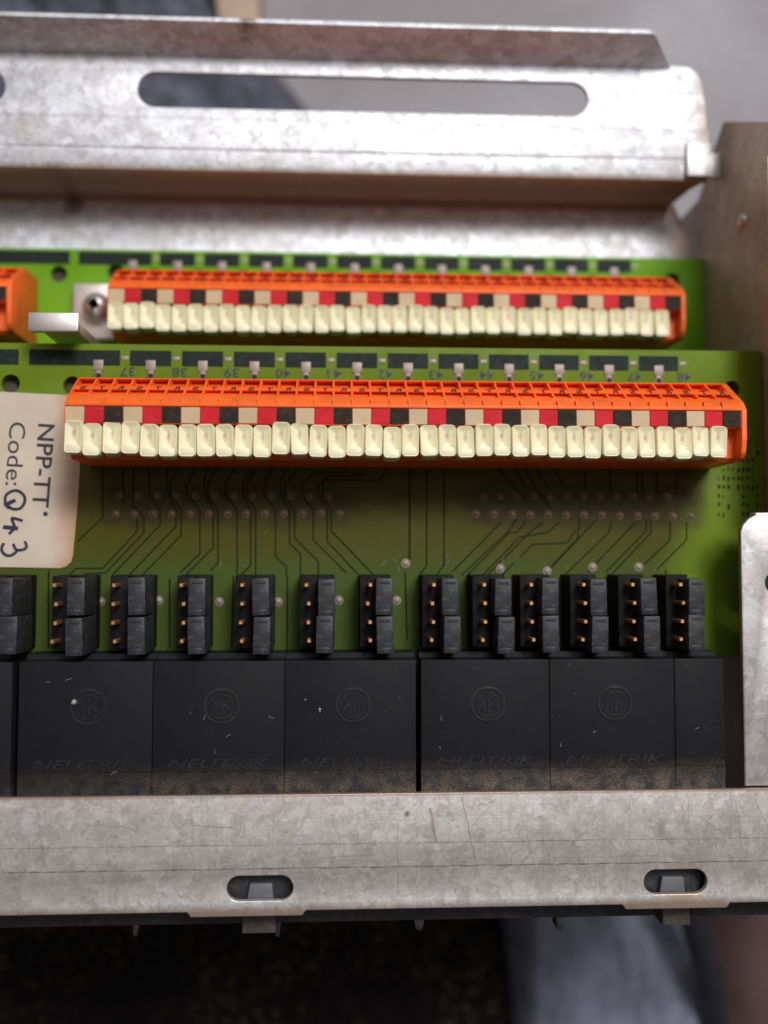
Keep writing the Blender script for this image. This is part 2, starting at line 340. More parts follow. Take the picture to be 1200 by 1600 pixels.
def box(bm, x0, x1, y0, y1, z0, z1, r=0, seg=2, mtx=None):
    b = bmesh.new(); bmesh.ops.create_cube(b, size=1)
    for v in b.verts:
        v.co = Vector(((x0 + x1) / 2 + v.co.x * (x1 - x0), (y0 + y1) / 2 + v.co.y * (y1 - y0), (z0 + z1) / 2 + v.co.z * (z1 - z0)))
    if r: bmesh.ops.bevel(b, geom=b.edges[:], offset=r, segments=seg, profile=.5, affect='EDGES')
    merge(bm, b, mtx)
def prism(bm, pts, a0, a1, axis='z', r=0, seg=2, mtx=None):
    """extrude polygon; axis z: pts=(x,y); x: pts=(y,z); y: pts=(x,z)"""
    b = bmesh.new()
    def mk(p, a):
        return {'z': (p[0], p[1], a), 'x': (a, p[0], p[1]), 'y': (p[0], a, p[1])}[axis]
    v0 = [b.verts.new(mk(p, a0)) for p in pts]; v1 = [b.verts.new(mk(p, a1)) for p in pts]
    n = len(pts)
    b.faces.new(v0); b.faces.new(v1[::-1])
    for i in range(n): b.faces.new((v0[i], v0[(i + 1) % n], v1[(i + 1) % n], v1[i]))
    if r: bmesh.ops.bevel(b, geom=b.edges[:], offset=r, segments=seg, profile=.5, affect='EDGES')
    merge(bm, b, mtx)
def cyl(bm, x, y, z0, z1, r, r2=None, n=20, mtx=None, bev=0):
    b = bmesh.new(); bmesh.ops.create_cone(b, cap_ends=True, segments=n, radius1=r, radius2=r if r2 is None else r2, depth=z1 - z0)
    for v in b.verts: v.co += Vector((x, y, (z0 + z1) / 2))
    if bev: bmesh.ops.bevel(b, geom=[e for e in b.edges if len(e.link_faces) == 2 and any(len(f.verts) > 4 for f in e.link_faces)], offset=bev, segments=3, profile=.5, affect='EDGES')
    merge(bm, b, mtx)
def dome(bm, x, y, z, r, h, n=12, mtx=None):
    b = bmesh.new(); bmesh.ops.create_uvsphere(b, u_segments=n, v_segments=8, radius=1)
    for v in b.verts: v.co = Vector((x + v.co.x * r, y + v.co.y * r, z + v.co.z * h))
    merge(bm, b, mtx)
def sheet(outer, holes, z0, z1, bev=0.0, outer_res=None):
    """flat plate with real holes, via a filled 2D curve"""
    cu = bpy.data.curves.new('c', 'CURVE'); cu.dimensions = '2D'; cu.fill_mode = 'BOTH'
    cu.extrude = (z1 - z0) / 2 - bev; cu.bevel_depth = bev; cu.bevel_resolution = 2; cu.offset = -bev
    for pts in [outer] + holes:
        sp = cu.splines.new('POLY'); sp.points.add(len(pts) - 1); sp.use_cyclic_u = True
        for p, q in zip(sp.points, pts): p.co = (q[0], q[1], 0, 1)
    o = bpy.data.objects.new('c', cu); COL.objects.link(o)
    dg = bpy.context.evaluated_depsgraph_get(); me = bpy.data.meshes.new_from_object(o.evaluated_get(dg))
    bpy.data.objects.remove(o); bpy.data.curves.remove(cu)
    bm = bmesh.new(); bm.from_mesh(me); bpy.data.meshes.remove(me)
    bmesh.ops.remove_doubles(bm, verts=bm.verts[:], dist=1e-4)
    for v in bm.verts: v.co.z += (z0 + z1) / 2
    return bm
def stadium(x0, x1, y0, y1, n=12):
    r = (y1 - y0) / 2; c = (y0 + y1) / 2; p = []
    for i in range(n + 1):
        a = -math.pi / 2 + math.pi * i / n; p.append((x1 - r + r * math.cos(a), c + r * math.sin(a)))
    for i in range(n + 1):
        a = math.pi / 2 + math.pi * i / n; p.append((x0 + r + r * math.cos(a), c + r * math.sin(a)))
    return p
def circle(x, y, r, n=24): return [(x + r * math.cos(2 * math.pi * i / n), y + r * math.sin(2 * math.pi * i / n)) for i in range(n)]
def rrect(x0, x1, y0, y1, r, n=4):
    p = []
    for cx, cy, a0 in ((x1 - r, y1 - r, 0), (x0 + r, y1 - r, 90), (x0 + r, y0 + r, 180), (x1 - r, y0 + r, 270)):
        for i in range(n + 1):
            a = math.radians(a0 + 90 * i / n); p.append((cx + r * math.cos(a), cy + r * math.sin(a)))
    return p
RB = [0]
def ribbon(bm, pts, wd, z0, z1):
    """flat strip of width wd along a polyline of (x,y), mitred"""
    RB[0] += 1; z1 += .0022 * (RB[0] % 12)      # never two overlapping strips at one height
    n = len(pts); P = [Vector((p[0], p[1])) for p in pts]; L = []; Rr = []
    for i in range(n):
        d = Vector((0, 0))
        if i: d += (P[i] - P[i - 1]).normalized()
        if i < n - 1: d += (P[i + 1] - P[i]).normalized()
        if d.length < 1e-6: d = Vector((1, 0))
        d.normalize(); nn = Vector((-d.y, d.x)); k = wd / 2
        L.append(P[i] + nn * k); Rr.append(P[i] - nn * k)
    V = [[bm.verts.new((q.x, q.y, z)) for q in (L[i], Rr[i]) for z in (z0, z1)] for i in range(n)]
    for a, b in zip(V, V[1:]):
        bm.faces.new((a[1], b[1], b[3], a[3])); bm.faces.new((a[0], a[2], b[2], b[0]))
        bm.faces.new((a[0], b[0], b[1], a[1])); bm.faces.new((a[2], a[3], b[3], b[2]))
    bm.faces.new((V[0][0], V[0][1], V[0][3], V[0][2])); bm.faces.new((V[-1][0], V[-1][2], V[-1][3], V[-1][1]))
def text_bm(s, thick=.03, shear=0, bold=0.0):
    cu = bpy.data.curves.new('f', 'FONT'); cu.body = s; cu.size = 1; cu.extrude = thick / 2; cu.shear = shear; cu.offset = bold
    cu.resolution_u = 3
    o = bpy.data.objects.new('f', cu); COL.objects.link(o)
    dg = bpy.context.evaluated_depsgraph_get(); me = bpy.data.meshes.new_from_object(o.evaluated_get(dg))
    bpy.data.objects.remove(o); bpy.data.curves.remove(cu)
    bm = bmesh.new(); bm.from_mesh(me); bpy.data.meshes.remove(me)
    xs = [v.co.x for v in bm.verts]; ys = [v.co.y for v in bm.verts]
    x0, x1, y0, y1 = min(xs), max(xs), min(ys), max(ys)
    for v in bm.verts: v.co.x = (v.co.x - x0) / (x1 - x0); v.co.y = (v.co.y - y0) / (y1 - y0)
    return bm            # normalised to the unit square in x and y
def put_text(bm, s, o, ex, ey, length, height, thick=.03, nz=None, **k):
    t = text_bm(s, thick, **k); ex = Vector(ex).normalized(); ey = Vector(ey).normalized(); nz = nz or ex.cross(ey).normalized()
    o = Vector(o)
    for v in t.verts: v.co = o + ex * (v.co.x * length) + ey * (v.co.y * height) + nz * (v.co.z + thick / 2)
    merge(bm, t)
def dup(src, parent, loc=None, rot=None, name=None):
    c = src.copy(); COL.objects.link(c); c.parent = parent
    if loc is not None: c.location = Vector(loc) * S
    if rot is not None: c.rotation_euler = rot
    return c
def tag(o, label=None, cat=None, group=None, kind=None):
    for a, v in (('label', label), ('category', cat), ('group', group), ('kind', kind)):
        if v: o[a] = v
    return o

# ================================================================= setting behind and below
bm = bmesh.new(); box(bm, -900, 900, -900, 1400, -110, -96)
tag(obj('tabletop', bm, M['table'], smooth=None), kind='structure')

def cloth_obj(name, mat, outline_fn, x0, x1, y0, y1, ztop, amp, nx=110, ny=80, sc=.035, seed=0):
    """crumpled cloth: a closed sheet, 1.2 mm thick, draped down to the table at its rim"""
    from mathutils import noise
    b = bmesh.new(); G = []
    for j in range(ny + 1):
        row = []
        for i in range(nx + 1):
            u = i / nx; v = j / ny; x = x0 + (x1 - x0) * u; y = y0 + (y1 - y0) * v
            x, y, e = outline_fn(u, v, x, y)
            n1 = noise.noise(Vector((x * sc + seed, y * sc * 1.3, seed))) + .5 * noise.noise(Vector((x * sc * 2.7, y * sc * 2.3 + seed, 3)))
            n1 += .25 * abs(noise.noise(Vector((x * sc * 6 + seed, y * sc * 5, 5))))
            z = -96 + (ztop + 96) * (1 - (1 - min(1, e)) ** 2) + amp * n1 * min(1, e)
            row.append(b.verts.new((x, y, max(z, -94.5))))
        G.append(row)
    for j in range(ny):
        for i in range(nx): b.faces.new((G[j][i], G[j][i + 1], G[j + 1][i + 1], G[j + 1][i]))
    o = obj(name, b, mat, smooth=80)
    md = o.modifiers.new('thickness', 'SOLIDIFY'); md.thickness = 1.2 * S; md.offset = -1
    return o
def edge(u, v, k=6): return min(u, 1 - u, v, 1 - v) * k
def f_denim(u, v, x, y):
    sh = (y - 107) * -.82
    return (x + sh * u, y, edge(u, v, 9))
o = cloth_obj('cloth', M['denim'], f_denim, -190, -4, 60, 190, -72, 9, seed=2)
tag(o, 'dark blue grey crumpled cloth behind the slotted bracket, upper left', 'cloth')
def f_lav(u, v, x, y): return (x + (y + 84) * -.25 * u, y, edge(u, v, 8))
o = cloth_obj('cloth', M['lavender'], f_lav, 40, 81, -190, -55, -74, 5, seed=9, sc=.04)
tag(o, 'lavender blue soft cloth below the front rail, lower right', 'cloth')
def f_rug(u, v, x, y): return (x + u * (4 * math.sin(y * .11) - (y + 90) * .25), y, edge(u, v, 5))
o = cloth_obj('rug', M['rug'], f_rug, -190, 45, -200, -25, -70, 3, seed=5, sc=.05)
tag(o, 'black speckled rug below the front rail, lower left', 'rug')
bm = bmesh.new(); prism(bm, [(-26, 112), (-17, 112), (-21, 175), (-33, 175)], -95.9, -74, r=.8)
tag(obj('cardboard_strip', bm, M['tan']), 'tan strip standing behind the bracket beside the dark blue cloth', 'cardboard')
def f_brown(u, v, x, y): return (x, y, edge(u, v, 9))
o = cloth_obj('cloth', cloth('shaded_tabletop', (0.075, 0.040, 0.036), (0.11, 0.065, 0.058), (0.13, 0.085, 0.08), .05), f_brown, 84, 190, -200, -48, -76, 2, seed=13, sc=.03)  # added sheet, stands in for the tabletop in the panel's shade
tag(o, 'dark reddish brown sheet standing in for shaded tabletop in the bottom right corner beyond the cable', 'cloth')
# cable
cu = bpy.data.curves.new('cable', 'CURVE'); cu.dimensions = '3D'; cu.bevel_depth = 3.0 * S; cu.bevel_resolution = 6
sp = cu.splines.new('NURBS'); pts = [U(1070, 1380, -60), U(1086, 1450, -62), U(1104, 1500, -64), U(1114, 1560, -68), U(1117, 1640, -74), U(1110, 1760, -86)]
sp.points.add(len(pts) - 1)
for p, q in zip(sp.points, pts): p.co = (*(q * S), 1)
sp.use_endpoint_u = True; sp.order_u = 4
o = bpy.data.objects.new('c', cu); COL.objects.link(o)
me = bpy.data.meshes.new_from_object(o.evaluated_get(bpy.context.evaluated_depsgraph_get())); bpy.data.objects.remove(o)
me.materials.clear(); me.materials.append(M['cable'])
me.polygons.foreach_set('use_smooth', [True] * len(me.polygons))
o = bpy.data.objects.new('cable', me); COL.objects.link(o)
tag(o, 'thick black cable hanging beside the lavender cloth', 'cable')

# ================================================================= the patch panel
panel = bpy.data.objects.new('patch_panel', None); COL.objects.link(panel); panel.empty_display_size = .01
tag(panel, 'opened audio patch panel with green boards, orange terminals and galvanised metal frame', 'patch panel')

# ---- front rail
outl = [(-120, -30.45)]
outl += [(80, -30.45), (80, -45.6)]
for (a, b) in ((39.0, 52.8), (-19.0, -4.4)):
    outl += [(b + .5, -45.6), (b, -46.25), (a, -46.25), (a - .5, -45.6)]
outl += [(-120, -45.6)]
slots = [stadium(-14.35, -5.6, -44.25, -41.0), stadium(41.5, 50.2, -44.3, -41.05)]
bm = sheet(outl, slots, 9.05, 10.0, bev=.14)
box(bm, -120, 80, -45.2, -44.95, -2, 9.2, r=0)
rail = obj('front_rail', bm, M['rail'], panel, 35)
# things seen through the rail slots and under it
bm = bmesh.new(); box(bm, -120, 80, -44.9, -31, 7.4, 7.9)
fb = obj('inner_ledge', bm, M['barblack'], panel)
for (sx) in (-9.9, 45.9):
    bm = bmesh.new(); prism(bm, [(sx - 1.9, -44.6), (sx + 1.7, -44.6), (sx + 1.45, -42.4), (sx - 1.5, -42.4)], 7.92, 8.85, r=.15)
    obj('latch_tab', bm, M['tab'], panel)
# ---- front panel strip (black, below the rail)
bm = bmesh.new()
box(bm, -120, 49.3, -49.0, -45.25, -26, 5.0, r=.3); box(bm, 49.6, 80, -49.1, -45.25, -26, 5.2, r=.3)
box(bm, -120, 80, -46.9, -45.3, 3, 6.6, r=.2)
fp = obj('front_panel', bm, M['barblack'], panel)
for px, wdt in ((405, 4.6), (1055, 4.0)):
    p = U(px, 1448, 5.6)
    bm = bmesh.new(); box(bm, p.x - wdt / 2, p.x + wdt / 2, -49.9, -45.8, -4, 6.2, r=.25); obj('clip', bm, M['clip'], fp)
for px, dx, h in ((434, .5, 1.3), (212, .45, .8), (655, .8, .8), (875, .7, 1.2)):
    p = U(px, 1465, 4.2)
    bm = bmesh.new(); prism(bm, [(p.x - dx, -48.8), (p.x - dx * .6, -49.6 - h), (p.x + dx * .4, -49.8 - h), (p.x + dx, -48.8)], 1.5, 4.6, r=.12)
    obj('moulding_tooth', bm, M['barblack'], fp)

# ---- side panel and its front flange
bm = bmesh.new()
pts = [(-45, 9), (-30, 9), (9, 9), (9, 8.6), (58, 8.6), (62, 7.5), (65.5, 4.4), (73.5, -12.6), (69.8, -18.2), (64.5, -24), (64.5, -46), (-45, -46)]
b2 = bmesh.new(); prism(b2, pts, 64, 65.0, 'x', r=.12)
merge(bm, b2)
prism(bm, [(61.0, 8.7), (64.9, 8.7), (64.9, 9.5), (61.0, 9.5)], 9.2, 58, 'y', r=.1)  # unseen inward lip added on a raised wall, shades rear board's end
side = obj('side_panel', bm, M['side'], panel)
bm = bmesh.new(); p = U(1162, 340, -5.5)
dome(bm, 0, 0, 0, 1.15, .9, 16)
bm.transform(Matrix.Translation((63.95, 54.2, -5.6)) @ Matrix.Rotation(math.pi / 2, 4, 'Y'))
obj('rivet', bm, M['steel'], side)
bm = sheet([(56.05, -30.3), (56.2, 4.6), (56.6, 5.6), (57.5, 6.5), (58.5, 7.0), (64, 7.0), (64, -30.3)], [circle(61.1, -2.5, 1.55)], 8.05, 9.0, bev=.12)
box(bm, 58.4, 64, 6.3, 7.35, 6.6, 8.9, r=.3)
obj('side_flange', bm, M['flange'], side)
bm = bmesh.new(); cyl(bm, 61.1, -2.5, 6, 7.6, 1.5, n=20); obj('screw', bm, M['dark'], side)

# ---- rear bracket: floor strip, riser, sloped facet, slotted shelf, upright lip
bm = bmesh.new()
sh = sheet([(-120, 71.2), (60.7, 71.2), (60.35, 76), (59.9, 79.0), (59.2, 80.8), (57.8, 81.8), (55.6, 82.0), (-120, 81.6)],
           [stadium(-31.9, 40.9, 73.05, 78.75, 16), stadium(-110, -52.6, 72.9, 78.6, 16)], -11.9, -11.0, bev=.15)
merge(bm, sh)
prism(bm, [(71.25, -11.0), (71.25, -11.9), (63.1, -12.9), (63.1, -11.8), (66.0, -11.35), (66.3, -11.5), (66.6, -11.3)], -120, 60.9, 'x', r=.08)   # facet with a pressed groove
# lip
bl = bmesh.new(); prism(bl, [(-120, 0), (55.2, 0), (50.0, 7.4), (49.2, 7.8), (-120, 7.8)], 0, .9, 'y', r=.12)
bl.transform(Matrix.Translation((0, 81.2, -11.6)) @ Matrix.Rotation(-math.radians(16), 4, 'X'))
merge(bm, bl)
# riser and floor
prism(bm, [(-120, -12.0), (60.8, -12.0), (59.3, -16), (58.6, -24), (-120, -24)], 63.2, 64.1, 'y', r=.05)
fl = sheet([(-120, 20), (62.4, 20), (62.4, 56.5), (60.8, 60.5), (59.4, 64.0), (-120, 64.0)], [], -24.6, -23.9, bev=.05)
merge(bm, fl)
rb = obj('rear_bracket', bm, M['bracket'], panel, 35)
bm = bmesh.new(); box(bm, 57.0, 60.9, 63.35, 69.0, -11.3, -10.5, r=.2); box(bm, 60.9, 63.9, 64.4, 68.6, -14.4, -13.4, r=.2)
obj('corner_tab', bm, M['flange'], rb)
bm = bmesh.new(); cyl(bm, 59.0, 66.4, -10.52, -10.42, 1.1, n=24, bev=.03); obj('spot_weld', bm, M['dull_steel'], rb)

# ---- circuit boards
PAD0, PP = -34.59, 7.515
def board(zt, y0, y1, x1, holes, mat, label, barY, firstbar, leftbar):
    bm = sheet([(-120, y0), (x1, y0), (x1, y1), (-120, y1)], [circle(*h, 20) for h in holes], zt - 1.6, zt, bev=.04)
    b = obj('circuit_board', bm, mat, panel, 30); b['label'] = label
    for hx, hy, hr in holes:
        t = bmesh.new(); cyl(t, hx, hy, zt - 2.2, zt - 1.65, hr * 1.2); obj('mounting_hole_shade', t, M['hole'], b)
    q = bmesh.new()
    spans = [leftbar, firstbar] + [(PAD0 + PP * k - 3.0, PAD0 + PP * k + 2.95) for k in range(1, 12)]
    for k, (a, c) in enumerate(spans):
        t = bmesh.new(); box(t, a, c, barY - 1.12, barY + 1.12, zt + .01, zt + .07, r=.02, seg=1)
        obj('printed_bar', t, M['ink'], b)
        if k > 0:
            box(q, c + .25, c + 1.2, barY - .28, barY + .28, zt + .01, zt + .10, r=.03)
    obj('solder_link', q, M['solder'], b)
    for k in range(12):
        x = PAD0 + PP * k
        t = bmesh.new(); box(t, x - .72, x + .72, barY - 1.85, barY - .3, zt + .02, zt + .2, r=.09)
        box(t, x - .38, x + .38, barY - 2.3, barY - 1.8, zt + .02, zt + .12, r=.04)
        obj('solder_pad', t, M['solder'], b)
        t = sheet(circle(x, barY - 2.62, .62), [circle(x, barY - 2.62, .34)], zt + .01, zt + .09, bev=.02)
        r_ = obj('pad_ring', t, M['copper'], b)
        t = bmesh.new(); cyl(t, x, barY - 2.62, zt + .012, zt + .03, .345, n=16); obj('pad_hole', t, M['dark'], r_)
    return b
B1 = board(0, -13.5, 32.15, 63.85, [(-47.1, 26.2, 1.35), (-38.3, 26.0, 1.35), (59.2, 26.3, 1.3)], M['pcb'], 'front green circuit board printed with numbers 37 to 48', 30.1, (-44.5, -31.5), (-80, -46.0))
B2 = board(-22, -12, 53.4, 63.93, [(-46.9, 49.1, 1.4), (-37.4, 49.5, 1.4), (58.3, 49.5, 1.3)], M['pcb2'], 'rear green circuit board on the lower level', 51.85, (-43.6, -31.4), (-80, -45.1))
# numbers on the front board, upside down to the viewer
bm = bmesh.new()
for i, n_ in enumerate(range(37, 49)):
    x = PAD0 + PP * i + 5.25 - (.35 if i > 9 else 0)
    put_text(bm, str(n_), (x, 28.75, .012), (-1, 0, 0), (0, -1, 0), 2.15, 1.35, .03, bold=.01)
obj('board_number', bm, M['inkblack'], B1)
bm = bmesh.new()
for i in range(11):
    x = PAD0 + PP * i + 3.6; box(bm, x - .7, x + .7, 49.2, 50.2, -21.99, -21.96)
obj('printed_mark', bm, M['ink'], B2)
# faint printed block right of the terminal
bm = bmesh.new(); rr = random.Random(3)
for j in range(9):
    for i in range(9):
        if rr.random() < .72:
            p = U(1122 + i * 7.5, 690 + j * 14 + rr.random() * 3, 0)
            box(bm, p.x - .05, p.x + .12 + rr.random() * .3, p.y - .12 - rr.random() * .4, p.y + .3, .01, .03)
obj('printed_mark', bm, M['ink'], B1)
# traces
TL = [[(130,20),(130,190),(45,270)],[(198,20),(198,140)],[(232,20),(232,150),(268,190),(268,240),(140,375),(70,378)],[(285,20),(285,110),(322,165),(322,215),(160,385)],
 [(345,20),(345,100),(375,165),(375,220),(215,385)],[(405,20),(355,75),(355,110),(392,165),(392,250),(260,385)],[(460,20),(410,80),(410,110),(455,165),(455,310),(390,375)],
 [(500,20),(470,60),(470,110),(500,165),(500,290),(410,380)],[(540,20),(482,75),(482,115),(516,165),(516,340),(490,370)],[(600,20),(540,75),(540,115),(580,165),(580,385)],
 [(645,20),(600,75),(600,120),(625,165),(625,350),(590,385)],[(665,20),(612,80),(612,120),(642,165),(642,385)],[(720,20),(670,80),(670,115),(708,165),(708,320),(745,355),(745,385)],
 [(760,20),(725,70),(725,115),(755,165),(755,275),(792,312),(792,385)],[(880,24),(790,24),(738,80),(738,115),(772,165),(772,258),(852,338),(852,385)],
 [(960,22),(940,38),(840,38),(797,80),(797,115),(835,165),(835,265),(945,375)],[(1030,20),(1000,50),(885,50),(852,84),(852,115),(882,165),(882,270),(985,380)],
 [(1105,20),(1060,65),(868,65),(864,112),(895,165),(895,235),(1035,380)],[(245,165),(245,235),(130,360),(40,360),(15,385)],[(1158,20),(1158,330)]]
TR = [[(42,20),(42,330)],[(100,20),(100,350),(75,385)],[(158,20),(158,350),(130,385)],[(240,22),(335,22),(390,85),(430,130)],[(375,22),(430,88)],[(410,22),(462,90),(515,160)],
 [(440,22),(510,92)],[(500,22),(560,85)],[(600,22),(632,50),(632,100)],[(715,24),(715,110)],[(805,22),(805,110)],[(822,22),(822,110)],[(870,22),(870,110)],[(965,26),(935,56),(935,115)],
 [(350,205),(185,372)],[(400,195),(375,235),(215,385)],[(432,205),(402,240),(378,240),(235,385)],[(490,205),(445,240),(300,385)],[(545,205),(505,240),(412,255),(285,385)],
 [(600,230),(570,275),(455,280),(350,385)],[(612,195),(606,260),(520,350)],[(665,200),(600,270),(490,385)],[(720,200),(710,240),(560,385)],[(800,205),(640,372)],[(835,195),(835,235),(700,372)],
 [(850,195),(850,242),(715,385)],[(915,205),(915,265),(830,345)],[(970,205),(970,265),(865,370)]]
bm = bmesh.new()
for L_, x0 in ((TL, 100), (TR, 620)):
    for ln in L_:
        P_ = [U(x0 + a / 2.143, 720 + b / 2.143, 0) for a, b in ln]
        P_ = [(p.x, p.y + (0 if i or ln[0][1] > 40 else 1.5)) for i, p in enumerate(P_)]
        ribbon(bm, P_, .21, .012, .03)
for ln in ([(449,900),(449,1016)],[(470,900),(470,1016)],[(497,900),(497,905)],[(633,892),(636,1000)],[(76,892),(76,1012)],[(265,905),(265,1012)],[(365,900),(362,1012)],[(1040,890),(1040,902)]):
    ribbon(bm, [tuple(U(a, b, 0))[:2] for a, b in ln], .24, .012, .04)
obj('trace', bm, M['trace'], B1, None)
def joint(px, py, r=.5, mat='copper'):
    p = U(px, py, 0); t = bmesh.new(); dome(t, p.x, p.y, .02, r, .3, 12); cyl(t, p.x, p.y, .011, .05, r * 1.25, n=16)
    return obj('solder_joint', t, M[mat], B1)
for i in range(12):
    joint(186.5 + i * 29.7, 774 + i * .2, .42); joint(756 + i * 26.0, 776, .42)
for i in range(13):
    joint(181 + i * 29.2, 803 - i * .05, .45); joint(744 + i * 28.3 - (i * i) * .03, 803 + i * .3, .45)
for q in [(634,880),(782,888),(855,892),(926,886),(998,886),(158,940),(248,938),(343,940),(435,940),(530,938),(620,938),(47,938)]:
    joint(q[0], q[1], .5, 'solder')

# ---- paper label
fL = lambda a, b: tuple(U(a, b, .15))[:2]
bm = bmesh.new()
pts = [(-62, fL(0, 612)[1] + .3), fL(0, 612), fL(120, 618), fL(125, 730), fL(120, 800), fL(114, 868), fL(111, 878), fL(104, 885), fL(94, 888), fL(0, 886), (-62, fL(0, 886)[1])]
prism(bm, pts, .02, .16, r=.03)
lab = obj('paper_label', bm, M['paper'], panel); lab['label'] = 'cream paper label printed and hand lettered, corner rounded'
bm = bmesh.new()
def run(bm, s, p0, p1, height, bold=0.0, zt=.165):
    a = U(*p0, zt); b = U(*p1, zt); ex = (b - a); ey = Vector((-ex.y, ex.x, 0))
    put_text(bm, s, a, ex, ey, ex.length, height, .02, bold=bold)
run(bm, 'NPP-TT', (60, 662), (50, 792), 2.35, .012)
p = U(71, 803, .165); cyl(bm, p.x, p.y, .165, .185, .34, n=14)
run(bm, 'Code:', (15, 659), (8, 758), 2.35)
obj('label_print', bm, M['inkblack'], lab)
bm = bmesh.new()
def stroke(pp, wd=.5):
    # smooth the pen path
    P_ = [Vector(p) for p in pp]; Q = []
    for i in range(len(P_) - 1):
        p0 = P_[max(0, i - 1)]; p1 = P_[i]; p2 = P_[i + 1]; p3 = P_[min(len(P_) - 1, i + 2)]
        for s_ in range(6):
            t = s_ / 6
            Q.append(.5 * ((2 * p1) + (-p0 + p2) * t + (2 * p0 - 5 * p1 + 4 * p2 - p3) * t * t + (-p0 + 3 * p1 - 3 * p2 + p3) * t ** 3))
    Q.append(P_[-1])
    ribbon(bm, [tuple(U(a.x, a.y, .165))[:2] for a in Q], wd, .165, .19)
G = lambda L_: [(a / 5.336, 600 + b / 5.333) for a, b in L_]
stroke(G([(75, 1040), (45, 985), (50, 930), (95, 895), (150, 890), (200, 930), (205, 985), (170, 1035), (110, 1042), (72, 1020)]), .42)
stroke(G([(130, 968), (90, 985), (35, 1012)]), .55)
stroke(G([(190, 1140), (140, 1125), (100, 1120), (112, 1160), (120, 1200), (75, 1250)]), .42); stroke(G([(150, 1205), (90, 1198), (25, 1192)]), .6)
stroke(G([(205, 1310), (222, 1350), (205, 1375), (165, 1385), (130, 1375), (110, 1330)]), .42); stroke(G([(150, 1380), (110, 1420), (60, 1430), (20, 1400), (15, 1360), (35, 1325)]), .42)
obj('handwriting', bm, M['pen'], lab, None)

# ---- terminal blocks
X0, SP = -35.6, 2.512
RIDGE, REAR, FRONT = 21.0, 25.9, 14.25
def make_lever():
    b = bmesh.new(); w2 = 1.215; y0, y1 = -2.2, 2.2
    def loop(ins, z, r, dy=0, sx=1, sy=1):
        return [b.verts.new((x * sx, y * sy + dy, z)) for x, y in rrect(-w2 + ins, w2 - ins, y0 + ins, y1 - ins, r, 4)]
    Ls = [loop(.12, -2.6, .6), loop(0, -2.2, .65), loop(0, -.34, .65), loop(.07, -.1, .58), loop(.14, 0, .42), loop(.2, -.02, .36)]
    Ls.append(loop(.28, -.09, .3)); Ls.append(loop(.3, -.48, .3, dy=.45, sx=.06, sy=.32))
    for a, c in zip(Ls, Ls[1:]):
        n = len(a)
        for i in range(n): b.faces.new((a[i], a[(i + 1) % n], c[(i + 1) % n], c[i]))
    b.faces.new(Ls[-1]); b.faces.new(Ls[0][::-1])
    prism(b, [(-1.95, -.9), (-.92, -.9), (-.86, -.26), (-1.0, -.12), (-1.9, -.05)], -.93, .93, 'x', r=.06)
    return b
